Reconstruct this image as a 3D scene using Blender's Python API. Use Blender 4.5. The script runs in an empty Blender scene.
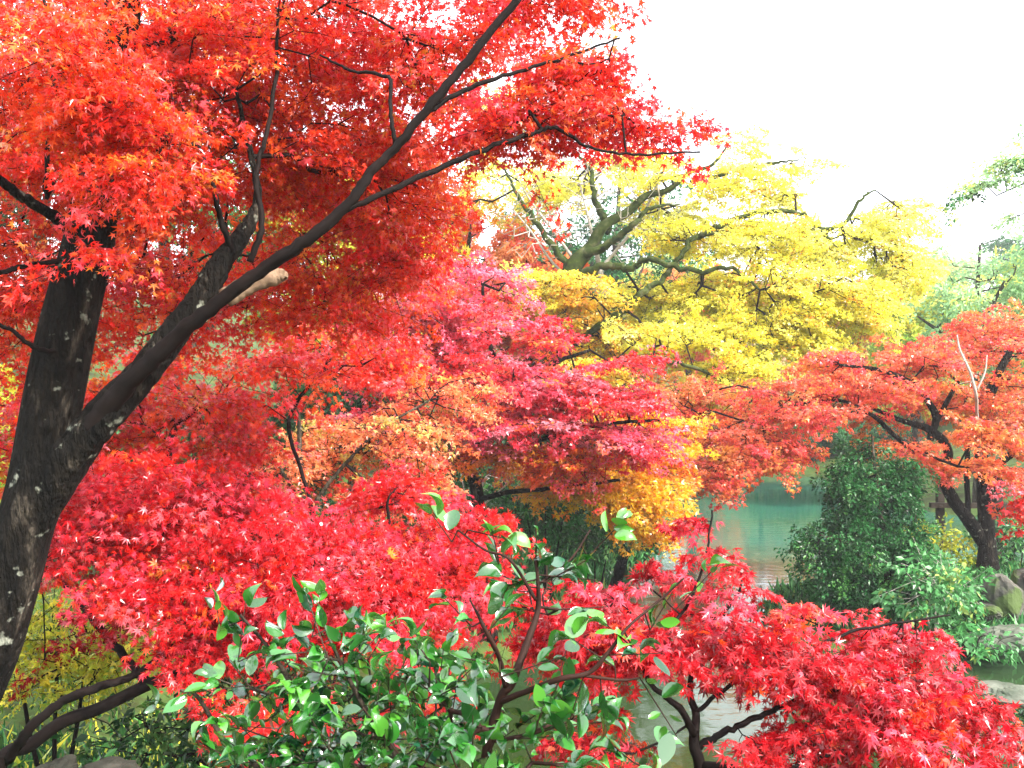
import bpy, math
import numpy as np
R = math.radians
C = bpy.context.scene.collection
sc = bpy.context.scene

# ------------------------------------------------------------------ camera, sky, sun, exposure
CAMZ = 4.0
cam = bpy.data.objects.new('camera', bpy.data.cameras.new('camera'))
C.objects.link(cam)
cam.location = (0, 0, CAMZ); cam.rotation_euler = (R(90), 0, 0)
cam.data.sensor_width = 36; cam.data.lens = 36 * 1000 / 1024
cam.data.clip_start = 0.05; cam.data.clip_end = 2000
sc.camera = cam
SUN_EL, SUN_AZ = R(40), R(128)          # azimuth clockwise from +Y (view direction)
w = bpy.data.worlds.new('World'); sc.world = w; w.use_nodes = True
nt = w.node_tree; nt.nodes.clear()
sky = nt.nodes.new('ShaderNodeTexSky'); sky.sky_type = 'NISHITA'; sky.sun_disc = False
sky.sun_elevation = SUN_EL; sky.sun_rotation = SUN_AZ; sky.dust_density = 3; sky.air_density = 1
b1 = nt.nodes.new('ShaderNodeBackground'); b1.inputs[1].default_value = 0.12
b2 = nt.nodes.new('ShaderNodeBackground'); b2.inputs[0].default_value = (1, 0.99, 0.97, 1); b2.inputs[1].default_value = 1.1
ad = nt.nodes.new('ShaderNodeAddShader'); ow = nt.nodes.new('ShaderNodeOutputWorld')
nt.links.new(sky.outputs[0], b1.inputs[0]); nt.links.new(b1.outputs[0], ad.inputs[0])
nt.links.new(b2.outputs[0], ad.inputs[1]); nt.links.new(ad.outputs[0], ow.inputs[0])   # thin bright overcast over the blue
sl = bpy.data.lights.new('sun', 'SUN'); sl.energy = 5.0; sl.angle = R(0.6); sl.color = (1, 0.95, 0.87)
so = bpy.data.objects.new('sun', sl); C.objects.link(so)
so.rotation_euler = (R(90) - SUN_EL, 0, math.pi - SUN_AZ)
sc.view_settings.view_transform = 'Standard'; sc.view_settings.look = 'None'
sc.view_settings.exposure = 1.3; sc.view_settings.gamma = 1; sc.view_settings.use_curve_mapping = False
cy = sc.cycles
cy.max_bounces = 7; cy.diffuse_bounces = 4; cy.glossy_bounces = 2; cy.transmission_bounces = 4
cy.transparent_max_bounces = 6; cy.volume_bounces = 0; cy.caustics_reflective = False; cy.caustics_refractive = False
cy.use_denoising = True; cy.use_adaptive_sampling = True; cy.adaptive_threshold = 0.02
cy.sample_clamp_indirect = 6
rng = np.random.default_rng(7)

def at(px, py, Y):
    return np.array([(px - 512) / 1000 * Y, Y, CAMZ + (384 - py) / 1000 * Y])

def nrm(a):
    return a / np.maximum(np.linalg.norm(a, axis=-1, keepdims=True), 1e-9)

# ------------------------------------------------------------------ materials
def newmat(name):
    m = bpy.data.materials.new(name); m.use_nodes = True
    t = m.node_tree; t.nodes.clear()
    return m, t, t.nodes.new('ShaderNodeOutputMaterial')

def leaf_mat(name, trans=0.45, gloss=0.06, rough=0.4, tsat=1.0, fr=0.1):
    m, t, o = newmat(name); N = t.nodes.new; K = t.links.new
    a = N('ShaderNodeAttribute'); a.attribute_name = 'Col'
    d = N('ShaderNodeBsdfDiffuse'); tr = N('ShaderNodeBsdfTranslucent'); g = N('ShaderNodeBsdfGlossy')
    g.inputs['Roughness'].default_value = rough
    K(a.outputs['Color'], d.inputs[0])
    gm = N('ShaderNodeGamma'); gm.inputs[1].default_value = tsat
    K(a.outputs['Color'], gm.inputs[0]); K(gm.outputs[0], tr.inputs[0])
    mx = N('ShaderNodeMixShader'); mx.inputs[0].default_value = trans
    K(d.outputs[0], mx.inputs[1]); K(tr.outputs[0], mx.inputs[2])
    lw = N('ShaderNodeLayerWeight'); lw.inputs[0].default_value = 0.25
    ml = N('ShaderNodeMath'); ml.operation = 'MULTIPLY_ADD'; ml.inputs[1].default_value = fr; ml.inputs[2].default_value = gloss
    K(lw.outputs['Fresnel'], ml.inputs[0])
    mg = N('ShaderNodeMixShader'); K(ml.outputs[0], mg.inputs[0]); K(mx.outputs[0], mg.inputs[1]); K(g.outputs[0], mg.inputs[2])
    K(mg.outputs[0], o.inputs[0])
    return m

def surf_mat(name, cols, scale=4, rough=0.85, bump=0.4, bscale=30, spots=None, stretch=(1, 1, 1), detail=8, spec=.12, bd=.02):
    m, t, o = newmat(name); N = t.nodes.new; K = t.links.new
    tc = N('ShaderNodeTexCoord'); mp = N('ShaderNodeMapping'); mp.inputs['Scale'].default_value = stretch
    K(tc.outputs['Object'], mp.inputs[0])
    n = N('ShaderNodeTexNoise'); n.inputs['Scale'].default_value = scale; n.inputs['Detail'].default_value = detail
    n.inputs['Roughness'].default_value = 0.65
    K(mp.outputs[0], n.inputs['Vector'])
    r = N('ShaderNodeValToRGB'); K(n.outputs['Fac'], r.inputs[0])
    e = r.color_ramp.elements
    e[0].position = 0.3; e[0].color = (*cols[0], 1); e[1].position = 0.72; e[1].color = (*cols[-1], 1)
    for i, c in enumerate(cols[1:-1]):
        x = e.new(0.3 + 0.42 * (i + 1) / (len(cols) - 1)); x.color = (*c, 1)
    src = r.outputs[0]
    if spots:
        col, sscale, thr = spots
        v = N('ShaderNodeTexNoise'); v.inputs['Scale'].default_value = sscale; v.inputs['Detail'].default_value = 3
        K(tc.outputs['Object'], v.inputs['Vector'])
        q = N('ShaderNodeValToRGB'); q.color_ramp.elements[0].position = thr; q.color_ramp.elements[1].position = thr + 0.07
        K(v.outputs['Fac'], q.inputs[0])
        mx = N('ShaderNodeMixRGB'); K(q.outputs[0], mx.inputs[0]); K(src, mx.inputs[1]); mx.inputs[2].default_value = (*col, 1)
        src = mx.outputs[0]
    p = N('ShaderNodeBsdfPrincipled'); p.inputs['Roughness'].default_value = rough; p.inputs['Specular IOR Level'].default_value = spec
    K(src, p.inputs['Base Color'])
    bn = N('ShaderNodeTexNoise'); bn.inputs['Scale'].default_value = bscale; bn.inputs['Detail'].default_value = 5
    K(mp.outputs[0], bn.inputs['Vector'])
    bp = N('ShaderNodeBump'); bp.inputs['Strength'].default_value = bump; bp.inputs['Distance'].default_value = bd
    K(bn.outputs['Fac'], bp.inputs['Height']); K(bp.outputs[0], p.inputs['Normal'])
    K(p.outputs[0], o.inputs[0])
    return m

M = {}
M['maple'] = leaf_mat('maple_leaf', 0.6, 0.03, 0.28, .92)
M['far'] = leaf_mat('distant_leaf', 0.5, 0.01, 0.6, .9, .04)
M['gloss'] = leaf_mat('camellia_leaf', 0.16, 0.10, 0.18, .9, .4)
M['green'] = leaf_mat('evergreen_leaf', 0.35, 0.02, 0.35, .9, .08)
M['bark'] = surf_mat('maple_bark', [(0.0015, 0.0013, 0.001), (0.003, 0.0026, 0.002), (0.010, 0.008, 0.006), (0.10, 0.083, 0.064)], 9, 0.9, 1.0, 42,
                     ((0.2, 0.21, 0.17), 13, 0.64), (1, 1, 0.28), bd=.09)
M['greybark'] = surf_mat('grey_maple_bark', [(0.008, 0.006, 0.004), (0.035, 0.027, 0.018), (0.12, 0.10, 0.07)], 7, 0.9, 0.9, 24,
                     ((0.28, 0.28, 0.24), 15, 0.67), (1, 1, 0.6), bd=.05)
M['twig'] = surf_mat('dark_twig', [(0.002, 0.0015, 0.0014), (0.012, 0.007, 0.006)], 5, 0.8, 0.2)
M['redtwig'] = surf_mat('reddish_twig', [(0.008, 0.004, 0.003), (0.04, 0.016, 0.011)], 5, 0.7, 0.2)
M['moss'] = surf_mat('mossy_bark', [(0.008, 0.009, 0.004), (0.03, 0.045, 0.008), (0.10, 0.10, 0.05)], 5, 0.95, 0.6, 15)
M['pale'] = surf_mat('pale_bark', [(0.25, 0.23, 0.2), (0.5, 0.47, 0.42)], 5, 0.9, 0.4)
M['cut'] = surf_mat('cut_wood', [(0.08, 0.05, 0.03), (0.26, 0.18, 0.12)], 9, 0.9, 0.4)
M['rock'] = surf_mat('rock', [(0.025, 0.026, 0.022), (0.07, 0.068, 0.058), (0.17, 0.16, 0.14)], 3, 0.9, 0.8, 14,
                     ((0.06, 0.09, 0.03), 2.2, 0.56))
M['darkrock'] = surf_mat('dark_rock', [(0.008, 0.009, 0.007), (0.025, 0.026, 0.02), (0.06, 0.06, 0.05)], 4, 0.8, 0.8, 14)  # darker grey tones than the other rock, for the bottom left boulders
M['slab'] = surf_mat('wet_stone_slab', [(0.05, 0.065, 0.045), (0.14, 0.15, 0.12)], 3, 0.6, 0.5, 14)
M['wood'] = surf_mat('old_dark_wood', [(0.015, 0.012, 0.01), (0.05, 0.04, 0.03)], 4, 0.8, 0.5, 20)
M['ground'] = surf_mat('leafy_soil', [(0.018, 0.014, 0.008), (0.035, 0.045, 0.012), (0.05, 0.09, 0.02), (0.12, 0.06, 0.02)], 2.2, 0.95, 0.8, 18)

def water_mat():
    m, t, o = newmat('pond_water'); N = t.nodes.new; K = t.links.new
    p = N('ShaderNodeBsdfPrincipled'); p.inputs['Roughness'].default_value = 0.06
    tc = N('ShaderNodeTexCoord'); mp = N('ShaderNodeMapping'); mp.inputs['Scale'].default_value = (0.6, 1.0, 1)
    K(tc.outputs['Object'], mp.inputs[0])
    n0 = N('ShaderNodeTexNoise'); n0.inputs['Scale'].default_value = 0.22; K(mp.outputs[0], n0.inputs['Vector'])
    r = N('ShaderNodeValToRGB'); K(n0.outputs['Fac'], r.inputs[0])
    r.color_ramp.elements[0].position = .35; r.color_ramp.elements[0].color = (0.02, 0.07, 0.04, 1)
    r.color_ramp.elements[1].position = .65; r.color_ramp.elements[1].color = (0.02, 0.12, 0.085, 1)
    sx = N('ShaderNodeSeparateXYZ'); K(tc.outputs['Object'], sx.inputs[0])
    mr = N('ShaderNodeMapRange'); mr.inputs['From Min'].default_value = 12; mr.inputs['From Max'].default_value = 24; K(sx.outputs['Y'], mr.inputs['Value'])
    mx = N('ShaderNodeMixRGB'); K(mr.outputs[0], mx.inputs[0]); K(r.outputs[0], mx.inputs[2])
    mx.inputs[1].default_value = (0.02, 0.035, 0.01, 1)          # shallow water over brown silt near the bank
    K(mx.outputs[0], p.inputs['Base Color'])
    p.inputs['IOR'].default_value = 1.38; p.inputs['Specular IOR Level'].default_value = 0.5
    n = N('ShaderNodeTexNoise'); n.inputs['Scale'].default_value = 3.5; n.inputs['Detail'].default_value = 4
    K(mp.outputs[0], n.inputs['Vector'])
    b = N('ShaderNodeBump'); b.inputs['Strength'].default_value = 0.10; b.inputs['Distance'].default_value = 0.05
    K(n.outputs['Fac'], b.inputs['Height']); K(b.outputs[0], p.inputs['Normal'])
    K(p.outputs[0], o.inputs[0])
    return m
M['water'] = water_mat()

# ------------------------------------------------------------------ mesh helpers
def build(name, V, F, mat, parent=None, cols=None, smooth=False):
    """V (n,3); F (m,4) or (m,3) or list of such arrays; origin moved to parent's location"""
    V = np.asarray(V, dtype=np.float64)
    Fs = F if isinstance(F, list) else [F]
    Fs = [f for f in Fs if len(f)]
    me = bpy.data.meshes.new(name)
    if parent is not None:
        V = V - np.array(parent.location)
    me.vertices.add(len(V)); me.vertices.foreach_set('co', V.astype(np.float32).ravel())
    idx = np.concatenate([f.ravel() for f in Fs]).astype(np.int32)
    tot = np.concatenate([np.full(len(f), f.shape[1]) for f in Fs]).astype(np.int32)
    st = np.concatenate([[0], np.cumsum(tot)[:-1]]).astype(np.int32)
    me.loops.add(len(idx)); me.loops.foreach_set('vertex_index', idx)
    me.polygons.add(len(tot)); me.polygons.foreach_set('loop_start', st)
    me.update(calc_edges=True)
    me.polygons.foreach_set('use_smooth', np.full(len(tot), smooth, dtype=bool))
    if cols is not None:
        a = me.color_attributes.new('Col', 'FLOAT_COLOR', 'POINT')
        c4 = np.ones((len(V), 4), dtype=np.float32); c4[:, :3] = cols
        a.data.foreach_set('color', c4.ravel())
    me.materials.append(mat); me.validate()
    o = bpy.data.objects.new(name, me); C.objects.link(o)
    if parent is not None: o.parent = parent
    return o

def tag(o, label=None, cat=None, group=None, kind=None):
    if label: o['label'] = label
    if cat: o['category'] = cat
    if group: o['group'] = group
    if kind: o['kind'] = kind
    return o

def empty(name, loc, label, cat, group=None):
    o = bpy.data.objects.new(name, None); C.objects.link(o); o.location = tuple(loc); o.empty_display_size = 0.2
    return tag(o, label, cat, group)

def frusta(P0, P1, R0, R1, sides=5):
    P0 = np.asarray(P0); P1 = np.asarray(P1); n = len(P0)
    if n == 0: return np.zeros((0, 3)), np.zeros((0, 4), int)
    d = nrm(P1 - P0); ref = np.where(np.abs(d[:, 2:3]) > 0.9, [[1., 0, 0]], [[0, 0, 1.]])
    u = nrm(np.cross(d, ref)); v = np.cross(d, u)
    a = np.arange(sides) * 2 * math.pi / sides
    ring = u[:, None] * np.cos(a)[None, :, None] + v[:, None] * np.sin(a)[None, :, None]
    A = P0[:, None] + ring * np.asarray(R0)[:, None, None]; B = P1[:, None] + ring * np.asarray(R1)[:, None, None]
    V = np.concatenate([A, B], 1).reshape(-1, 3)
    k = np.arange(sides); q = np.stack([k, (k + 1) % sides, (k + 1) % sides + sides, k + sides], 1)
    F = (np.arange(n)[:, None, None] * 2 * sides + q[None]).reshape(-1, 4)
    return V, F

def catmull(pts, seg=8):
    pts = np.asarray(pts, float); P = np.vstack([2 * pts[0] - pts[1], pts, 2 * pts[-1] - pts[-2]])
    out = []
    for i in range(1, len(P) - 2):
        for t in np.linspace(0, 1, seg, endpoint=False):
            out.append(0.5 * ((2 * P[i]) + (-P[i-1] + P[i+1]) * t + (2*P[i-1] - 5*P[i] + 4*P[i+1] - P[i+2]) * t*t
                       + (-P[i-1] + 3*P[i] - 3*P[i+1] + P[i+2]) * t**3))
    out.append(P[-2]); return np.array(out)

def tube(pts4, sides=14, seg=8, lump=0.06, wob=0.0):
    """pts4: (x,y,z,r) -> swept, slightly lumpy tapered limb. returns V, [quads, caps], nodes"""
    c = catmull(pts4, seg); P = c[:, :3].copy(); r = np.maximum(c[:, 3], 0.0015)
    if wob:
        P[1:-1] += rng.normal(0, wob, (len(P) - 2, 3))
    T = nrm(np.gradient(P, axis=0)); u = nrm(np.cross(T[0], [0.3, 1, 0.1]))
    a = np.arange(sides) * 2 * math.pi / sides; V = []
    ph = rng.random(6) * 6.28
    L = np.concatenate([[0], np.cumsum(np.linalg.norm(np.diff(P, axis=0), axis=1))])
    for i in range(len(P)):
        u = nrm(u - T[i] * np.dot(u, T[i])); v = np.cross(T[i], u)
        s = L[i] / max(r[0], 0.01)
        rr = r[i] * (1 + lump * (np.sin(3 * a + ph[0] + s * .5) * .6 + np.sin(5 * a + ph[1] - s * .9) * .5 + np.sin(2 * a + ph[2]) * .6 * np.sin(s * .7 + ph[3])
                                 + .5 * np.sin(s * 1.3 + ph[4])))
        V.append(P[i] + (u * np.cos(a)[:, None] + v * np.sin(a)[:, None]) * rr[:, None])
    n = len(P); V = np.vstack(V)
    k = np.arange(sides); q = np.stack([k, (k + 1) % sides, (k + 1) % sides + sides, k + sides], 1)
    F = (np.arange(n - 1)[:, None, None] * sides + q[None]).reshape(-1, 4)
    V = np.vstack([V, P[0], P[-1]]); b = (n - 1) * sides
    c0 = np.stack([(k + 1) % sides, k, np.full(sides, len(V) - 2)], 1)
    c1 = np.stack([b + k, b + (k + 1) % sides, np.full(sides, len(V) - 1)], 1)
    return V, [F, np.vstack([c0, c1])], np.column_stack([P, r])

def px_limb(L):
    """[(px,py,Y,width_px)] -> (x,y,z,r)"""
    return [tuple(at(a, b, Y)) + (w_ * Y / 2000,) for a, b, Y, w_ in L]

# leaf templates: (verts (m,3) u,v,w ; quads)
def lobed(angs, lens, nang, nrad, curl=0.22):
    V = [(0, 0, 0)]; n = len(angs)
    for A, r in zip(nang, nrad): V.append((r * math.sin(R(A)), r * math.cos(R(A)), 0))
    for A, r in zip(angs, lens): V.append((r * math.sin(R(A)), r * math.cos(R(A)), -curl * r * r))
    Q = [(0, 1 + i, 1 + n + 1 + i, 2 + i) for i in range(n)]
    return np.array(V), np.array(Q)
T7 = lobed([-125, -80, -40, 0, 40, 80, 125], [.45, .75, .93, 1, .93, .75, .45], [-155, -102, -59, -19, 19, 59, 102, 155], [.1, .22, .3, .36, .36, .3, .22, .1])
T5 = lobed([-105, -52, 0, 52, 105], [.55, .88, 1, .88, .55], [-145, -78, -25, 25, 78, 145], [.12, .28, .36, .36, .28, .12])
T3 = lobed([-75, 0, 75], [.85, 1, .85], [-125, -38, 38, 125], [.2, .42, .42, .2])
T1 = (np.array([(0, 0, 0), (-.27, .45, .06), (0, 1, -.1), (.27, .45, .06)]), np.array([(0, 1, 2, 3)]))
_rows = [(0, .015, 0), (.08, .11, 0), (.2, .19, .01), (.38, .235, .03), (.56, .23, .03), (.74, .165, .01), (.88, .085, -.03), (.95, .03, -.08), (1, .004, -.12)]
_rows = [(v, h * 1.2, z) for v, h, z in _rows]
TC = (np.array([p for v, h, z in _rows for p in ((-h, v, z + .35 * h), (0, v, z), (h, v, z + .35 * h))]),
      np.array([q for i in range(8) for q in ((3*i, 3*i+1, 3*i+4, 3*i+3), (3*i+1, 3*i+2, 3*i+5, 3*i+4))]))
TL = (np.array([(0, 0, 0), (-.11, .4, .03), (0, 1, -.25), (.11, .4, .03)]), np.array([(0, 1, 2, 3)]))   # lance-like

def place_leaves(tmpl, pos, ax, up, size, col):
    TV, TF = tmpl; n = len(pos); m = len(TV)
    y = nrm(ax); x = nrm(np.cross(y, up)); z = np.cross(x, y)
    s = size[:, None, None]
    curl = rng.uniform(-0.6, 3.0, n)[:, None, None]
    wd = rng.uniform(0.8, 1.12, n)[:, None, None]
    V = pos[:, None] + s * (TV[None, :, 0:1] * x[:, None] * wd + TV[None, :, 1:2] * y[:, None] + TV[None, :, 2:3] * curl * z[:, None])
    F = (np.arange(n)[:, None, None] * m + TF[None]).reshape(-1, TF.shape[1])
    return V.reshape(-1, 3), F, np.repeat(col, m, axis=0)

def pick(pal, n):
    """pal: list of (weight, rgb)"""
    w_ = np.array([p[0] for p in pal], float); c = np.array([p[1] for p in pal], float)
    i = rng.choice(len(pal), n, p=w_ / w_.sum())
    return c[i]

def spray_leaves(P, D, N, L, K, tmpl, size, pals, wide=0.45, tilt=0.45, hang=0.5, thick=0.06, droop=0.2, jit=0.18, mixp=0.35):
    n = len(P); S = nrm(np.cross(N, D))
    t = rng.random((n, K)) ** 0.75; lat = rng.uniform(-1, 1, (n, K)) * np.sin(np.pi * (0.12 + 0.8 * t))
    l = L[:, None]
    pos = P[:, None] + D[:, None] * (t * l)[..., None] + S[:, None] * (lat * l * wide)[..., None] \
        + N[:, None] * (rng.normal(0, thick, (n, K)) * l)[..., None]
    pos[..., 2] -= droop * t * t * l
    ax = D[:, None] * 0.8 + S[:, None] * (lat * 1.3)[..., None] + rng.normal(0, 0.45, (n, K, 3))
    ax[..., 2] -= rng.random((n, K)) * hang * 2
    up = N[:, None] + rng.normal(0, tilt, (n, K, 3))
    base = pals[:, None] * np.ones((1, K, 1))
    shuf = pals[rng.permutation(n)][:, None] * np.ones((1, K, 1))
    mk = (rng.random((n, K, 1)) < mixp)
    col = np.where(mk, shuf, base) * rng.uniform(1 - jit, 1 + jit, (n, K, 1))
    sz = size * rng.uniform(0.5, 1.3, n * K)
    return place_leaves(tmpl, pos.reshape(-1, 3), ax.reshape(-1, 3), up.reshape(-1, 3), sz, np.clip(col.reshape(-1, 3), 0, .95))

def grow(nodes, targets, bf=0.35, step=0.25, rtip=0.003, rmax=0.05, wig=0.045, power=0.45):
    """balanced spanning tree from limb nodes (n,4) to spray bases. returns P0,P1,R0,R1 of the twigs + direction at each target"""
    pos = [nodes[:, :3]]; par = [-np.ones(len(nodes), int)]
    n = len(targets); tot = len(nodes)
    D = np.linalg.norm(targets[:, None] - nodes[None, :, :3], axis=2)
    best = D.argmin(1); cost = D.min(1); dist = cost.copy()
    pathl = [np.zeros(len(nodes))]; bpath = np.zeros(n)
    allp = list(nodes[:, :3]); allpar = list(-np.ones(len(nodes), int)); allpath = [0.0] * len(nodes)
    done = np.zeros(n, bool); tnode = np.zeros(n, int); dirs = np.zeros((n, 3))
    for _ in range(n):
        c = np.where(done, 1e9, cost); i = int(c.argmin()); done[i] = True
        p0 = np.array(allp[best[i]]); p1 = targets[i]; d = np.linalg.norm(p1 - p0)
        k = max(1, int(round(d / step))); ts = np.arange(1, k + 1) / k
        amp = rng.normal(0, wig * d, 3) + np.array([0, 0, 0.05 * d])
        new = p0 + (p1 - p0) * ts[:, None] + np.sin(np.pi * ts)[:, None] * amp + (rng.normal(0, wig * 0.25 * min(d, .6), (k, 3)) * (ts < 1)[:, None])
        pb = best[i]; start = len(allp)
        pl = allpath[pb] + d * ts
        for j in range(k):
            allp.append(new[j]); allpar.append(pb if j == 0 else start + j - 1); allpath.append(pl[j])
        tnode[i] = len(allp) - 1; dirs[i] = p1 - (new[-2] if k > 1 else p0)
        rem = ~done
        if rem.any():
            Dn = np.linalg.norm(targets[rem][:, None] - new[None], axis=2) + bf * pl[None]
            a = Dn.argmin(1); m = Dn.min(1); ci = cost[rem]; bi = best[rem]
            u = m < ci; ci[u] = m[u]; bi[u] = start + a[u]; cost[rem] = ci; best[rem] = bi
    P = np.array(allp); par = np.array(allpar); cnt = np.zeros(len(P)); cnt[tnode] += 1
    for j in range(len(P) - 1, len(nodes) - 1, -1): cnt[par[j]] += cnt[j]
    r = np.minimum(rtip * np.maximum(cnt, 1) ** power, rmax)
    j = np.arange(len(nodes), len(P)); pj = par[j]
    r[:len(nodes)] = nodes[:, 3]
    for a in j: r[a] = min(r[a], r[par[a]] * (.8 if par[a] < len(nodes) else 1))
    r0 = np.where(pj < len(nodes), r[j] * 1.15, r[pj]); r0 = np.minimum(r0, r[j] * 1.5)
    return P[pj], P[j], r0, r[j], nrm(dirs)

def blob_points(blobs, shr=0):
    """blob: (px,py,Y,rx_px,ry_px,depth_m,n,palette[,tilt_deg]) -> spray bases, colours"""
    P = []; Cc = []; Bc = []
    for b in blobs:
        px, py, Y, rx, ry, dp, n, pal = b[:8]; tl = R(b[8]) if len(b) > 8 else 0
        q = nrm(rng.normal(size=(n, 3))) * (rng.random((n, 1)) ** 0.42)
        ax_, az_ = rx * Y / 1000, ry * Y / 1000
        a, c = q[:, 0] * max(ax_ - shr, ax_ * .5), q[:, 2] * max(az_ - shr * .35, az_ * .5) + shr * .15; dp = max(dp - shr, dp * .5)
        x = a * math.cos(tl) - c * math.sin(tl); z = a * math.sin(tl) + c * math.cos(tl)
        o = at(px, py, Y)
        P.append(np.column_stack([o[0] + x, o[1] + q[:, 1] * dp, o[2] + z])); Cc.append(pick(pal, n)); Bc.append(np.repeat([o], n, 0))
    return np.vstack(P), np.vstack(Cc), np.vstack(Bc)

def merge(parts):
    Vs = []; q = []; t = []; o = 0
    for V, Fl in parts:
        for f in Fl: (q if f.shape[1] == 4 else t).append(f + o)
        Vs.append(V); o += len(V)
    return np.vstack(Vs), [np.vstack(x) for x in (q, t) if x]

def tree(name, label, cat, base, trunk, limbs, blobs, K=45, L=0.5, tmpl=T5, size=0.05, mat='maple', bark='bark', twig='twig',
         group=None, side_twigs=True, rtip=0.003, rmax=0.05, step=0.25, sides=14, crown='foliage', bf=0.35, flat=0.3, limb_bark=None, twsides=4, wob=.003, **kw):
    root = empty(name, base, label, cat, group)
    nodes = []
    wood = []
    V, F, nd = tube(trunk, sides, 8); nodes.append(nd[len(nd) // 4:])
    if side_twigs: build('trunk', V, F, M[bark], root, smooth=True)
    else: wood.append((V, F))
    for li, l in enumerate(limbs):
        V, F, nd = tube(l, max(6, sides - 4), 8, wob=wob if side_twigs else 0)
        nodes.append(nd)
        if side_twigs: build('limb', V, F, M[(limb_bark or {}).get(li, bark)], root, smooth=True)
        else: wood.append((V, F))
    nodes = np.vstack(nodes)
    P, Cc, Bc = blob_points(blobs, L * .55); Cc = Cc * rng.uniform(.72, 1.04, (len(P), 1))
    P0, P1, R0, R1, dirs = grow(nodes, P, bf=bf, step=step, rtip=rtip, rmax=rmax)
    n = len(P)
    D = dirs * [1, 1, 0.35] + rng.normal(0, 0.35, (n, 3)) * [1, 1, .35]; D = nrm(D)
    N = nrm(np.array([0, 0, 1.]) + rng.normal(0, flat, (n, 3))); N = nrm(N - D * (N * D).sum(1, keepdims=True))
    Ls = L * rng.uniform(0.6, 1.25, n)
    if side_twigs:
        S = np.cross(N, D); e = P + D * Ls[:, None] * 0.9; e[:, 2] -= kw.get('droop', .2) * Ls * .8
        mid = P + D * Ls[:, None] * .5; mid[:, 2] -= kw.get('droop', .2) * .25 * Ls
        A = [P, mid]; B = [mid, e]; ra = [np.full(n, rtip), np.full(n, rtip * .75)]; rb = [np.full(n, rtip * .75), np.full(n, rtip * .4)]
        for t, s in ((.2, 1), (.35, -1), (.55, 1), (.7, -1)):
            o = P + (mid - P) * min(1, t * 2) + (e - mid) * max(0, t * 2 - 1)
            f = o + (D * .5 + S * s * .9) * (Ls * .42 * math.sin(math.pi * (.15 + .8 * t)))[:, None] + rng.normal(0, .02, (n, 3))
            A.append(o); B.append(f); ra.append(np.full(n, rtip * .6)); rb.append(np.full(n, rtip * .3))
        P0 = np.vstack([P0] + A); P1 = np.vstack([P1] + B); R0 = np.concatenate([R0] + ra); R1 = np.concatenate([R1] + rb)
    V, F = frusta(P0, P1, R0, R1, twsides)
    if side_twigs: build('branches', V, F, M[twig], root, smooth=True)
    else:
        V, F = merge(wood + [(V, [F])]); build('trunk', V, F, M[bark], root, smooth=True)
    V, F, c = spray_leaves(P, D, N, Ls, K, tmpl, size, Cc, **kw)
    build(crown, V, F, M[mat], root, cols=c)
    return root

# ------------------------------------------------------------------ palettes (linear base colours)
RED = [(4, (.84, .018, .012)), (3, (.86, .05, .012)), (2, (.86, .05, .08)), (1, (.88, .15, .02))]
ORED = [(4, (.86, .055, .010)), (3, (.88, .11, .012)), (3, (.84, .025, .012)), (.7, (.9, .28, .03)), (.7, (.86, .08, .1))]
CRIM = [(5, (.78, .014, .022)), (3, (.86, .05, .10)), (1.5, (.84, .025, .012)), (1, (.5, .005, .012)), (.6, (.88, .16, .2))]
PINK = [(4, (.89, .10, .19)), (2, (.86, .04, .07)), (2.5, (.91, .28, .36)), (1.5, (.9, .18, .09))]
SALM = [(4, (.86, .22, .07)), (2, (.86, .34, .12)), (2, (.86, .12, .08)), (1, (.6, .45, .08))]
ORAN = [(4, (.86, .22, .02)), (2, (.86, .34, .03)), (2, (.85, .12, .03))]
GOLD = [(4, (.92, .56, .02)), (3, (.88, .36, .015)), (2, (.88, .56, .03))]
YELL = [(5, (.95, .87, .07)), (3, (.94, .90, .14)), (1, (.93, .74, .03))]
YPAL = [(4, (.94, .90, .12)), (2, (.93, .90, .28)), (1, (.85, .88, .14))]
HRED = [(4, (.89, .15, .07)), (3, (.88, .07, .08)), (3, (.9, .22, .06)), (1, (.9, .38, .08))]
HORA = [(4, (.86, .26, .05)), (3, (.85, .15, .06)), (2, (.86, .38, .07))]
JRED = [(4, (.62, .006, .018)), (3, (.78, .02, .03)), (2, (.36, .004, .012)), (1.2, (.84, .08, .14)), (.8, (.85, .07, .012))]
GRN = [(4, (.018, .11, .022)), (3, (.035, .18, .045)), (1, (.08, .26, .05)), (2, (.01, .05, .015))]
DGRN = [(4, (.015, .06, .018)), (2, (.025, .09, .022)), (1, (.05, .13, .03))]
LGRN = [(4, (.07, .26, .07)), (2, (.13, .34, .13)), (.4, (.3, .42, .1))]
PGRN = [(4, (.34, .58, .26)), (2, (.45, .66, .34)), (2, (.8, .82, .2))]
YGRN = [(4, (.55, .60, .05)), (2, (.78, .68, .06)), (2, (.25, .42, .05))]
MIXW = [(2, (.85, .34, .25)), (2, (.8, .6, .3)), (1, (.4, .5, .2))]

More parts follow.
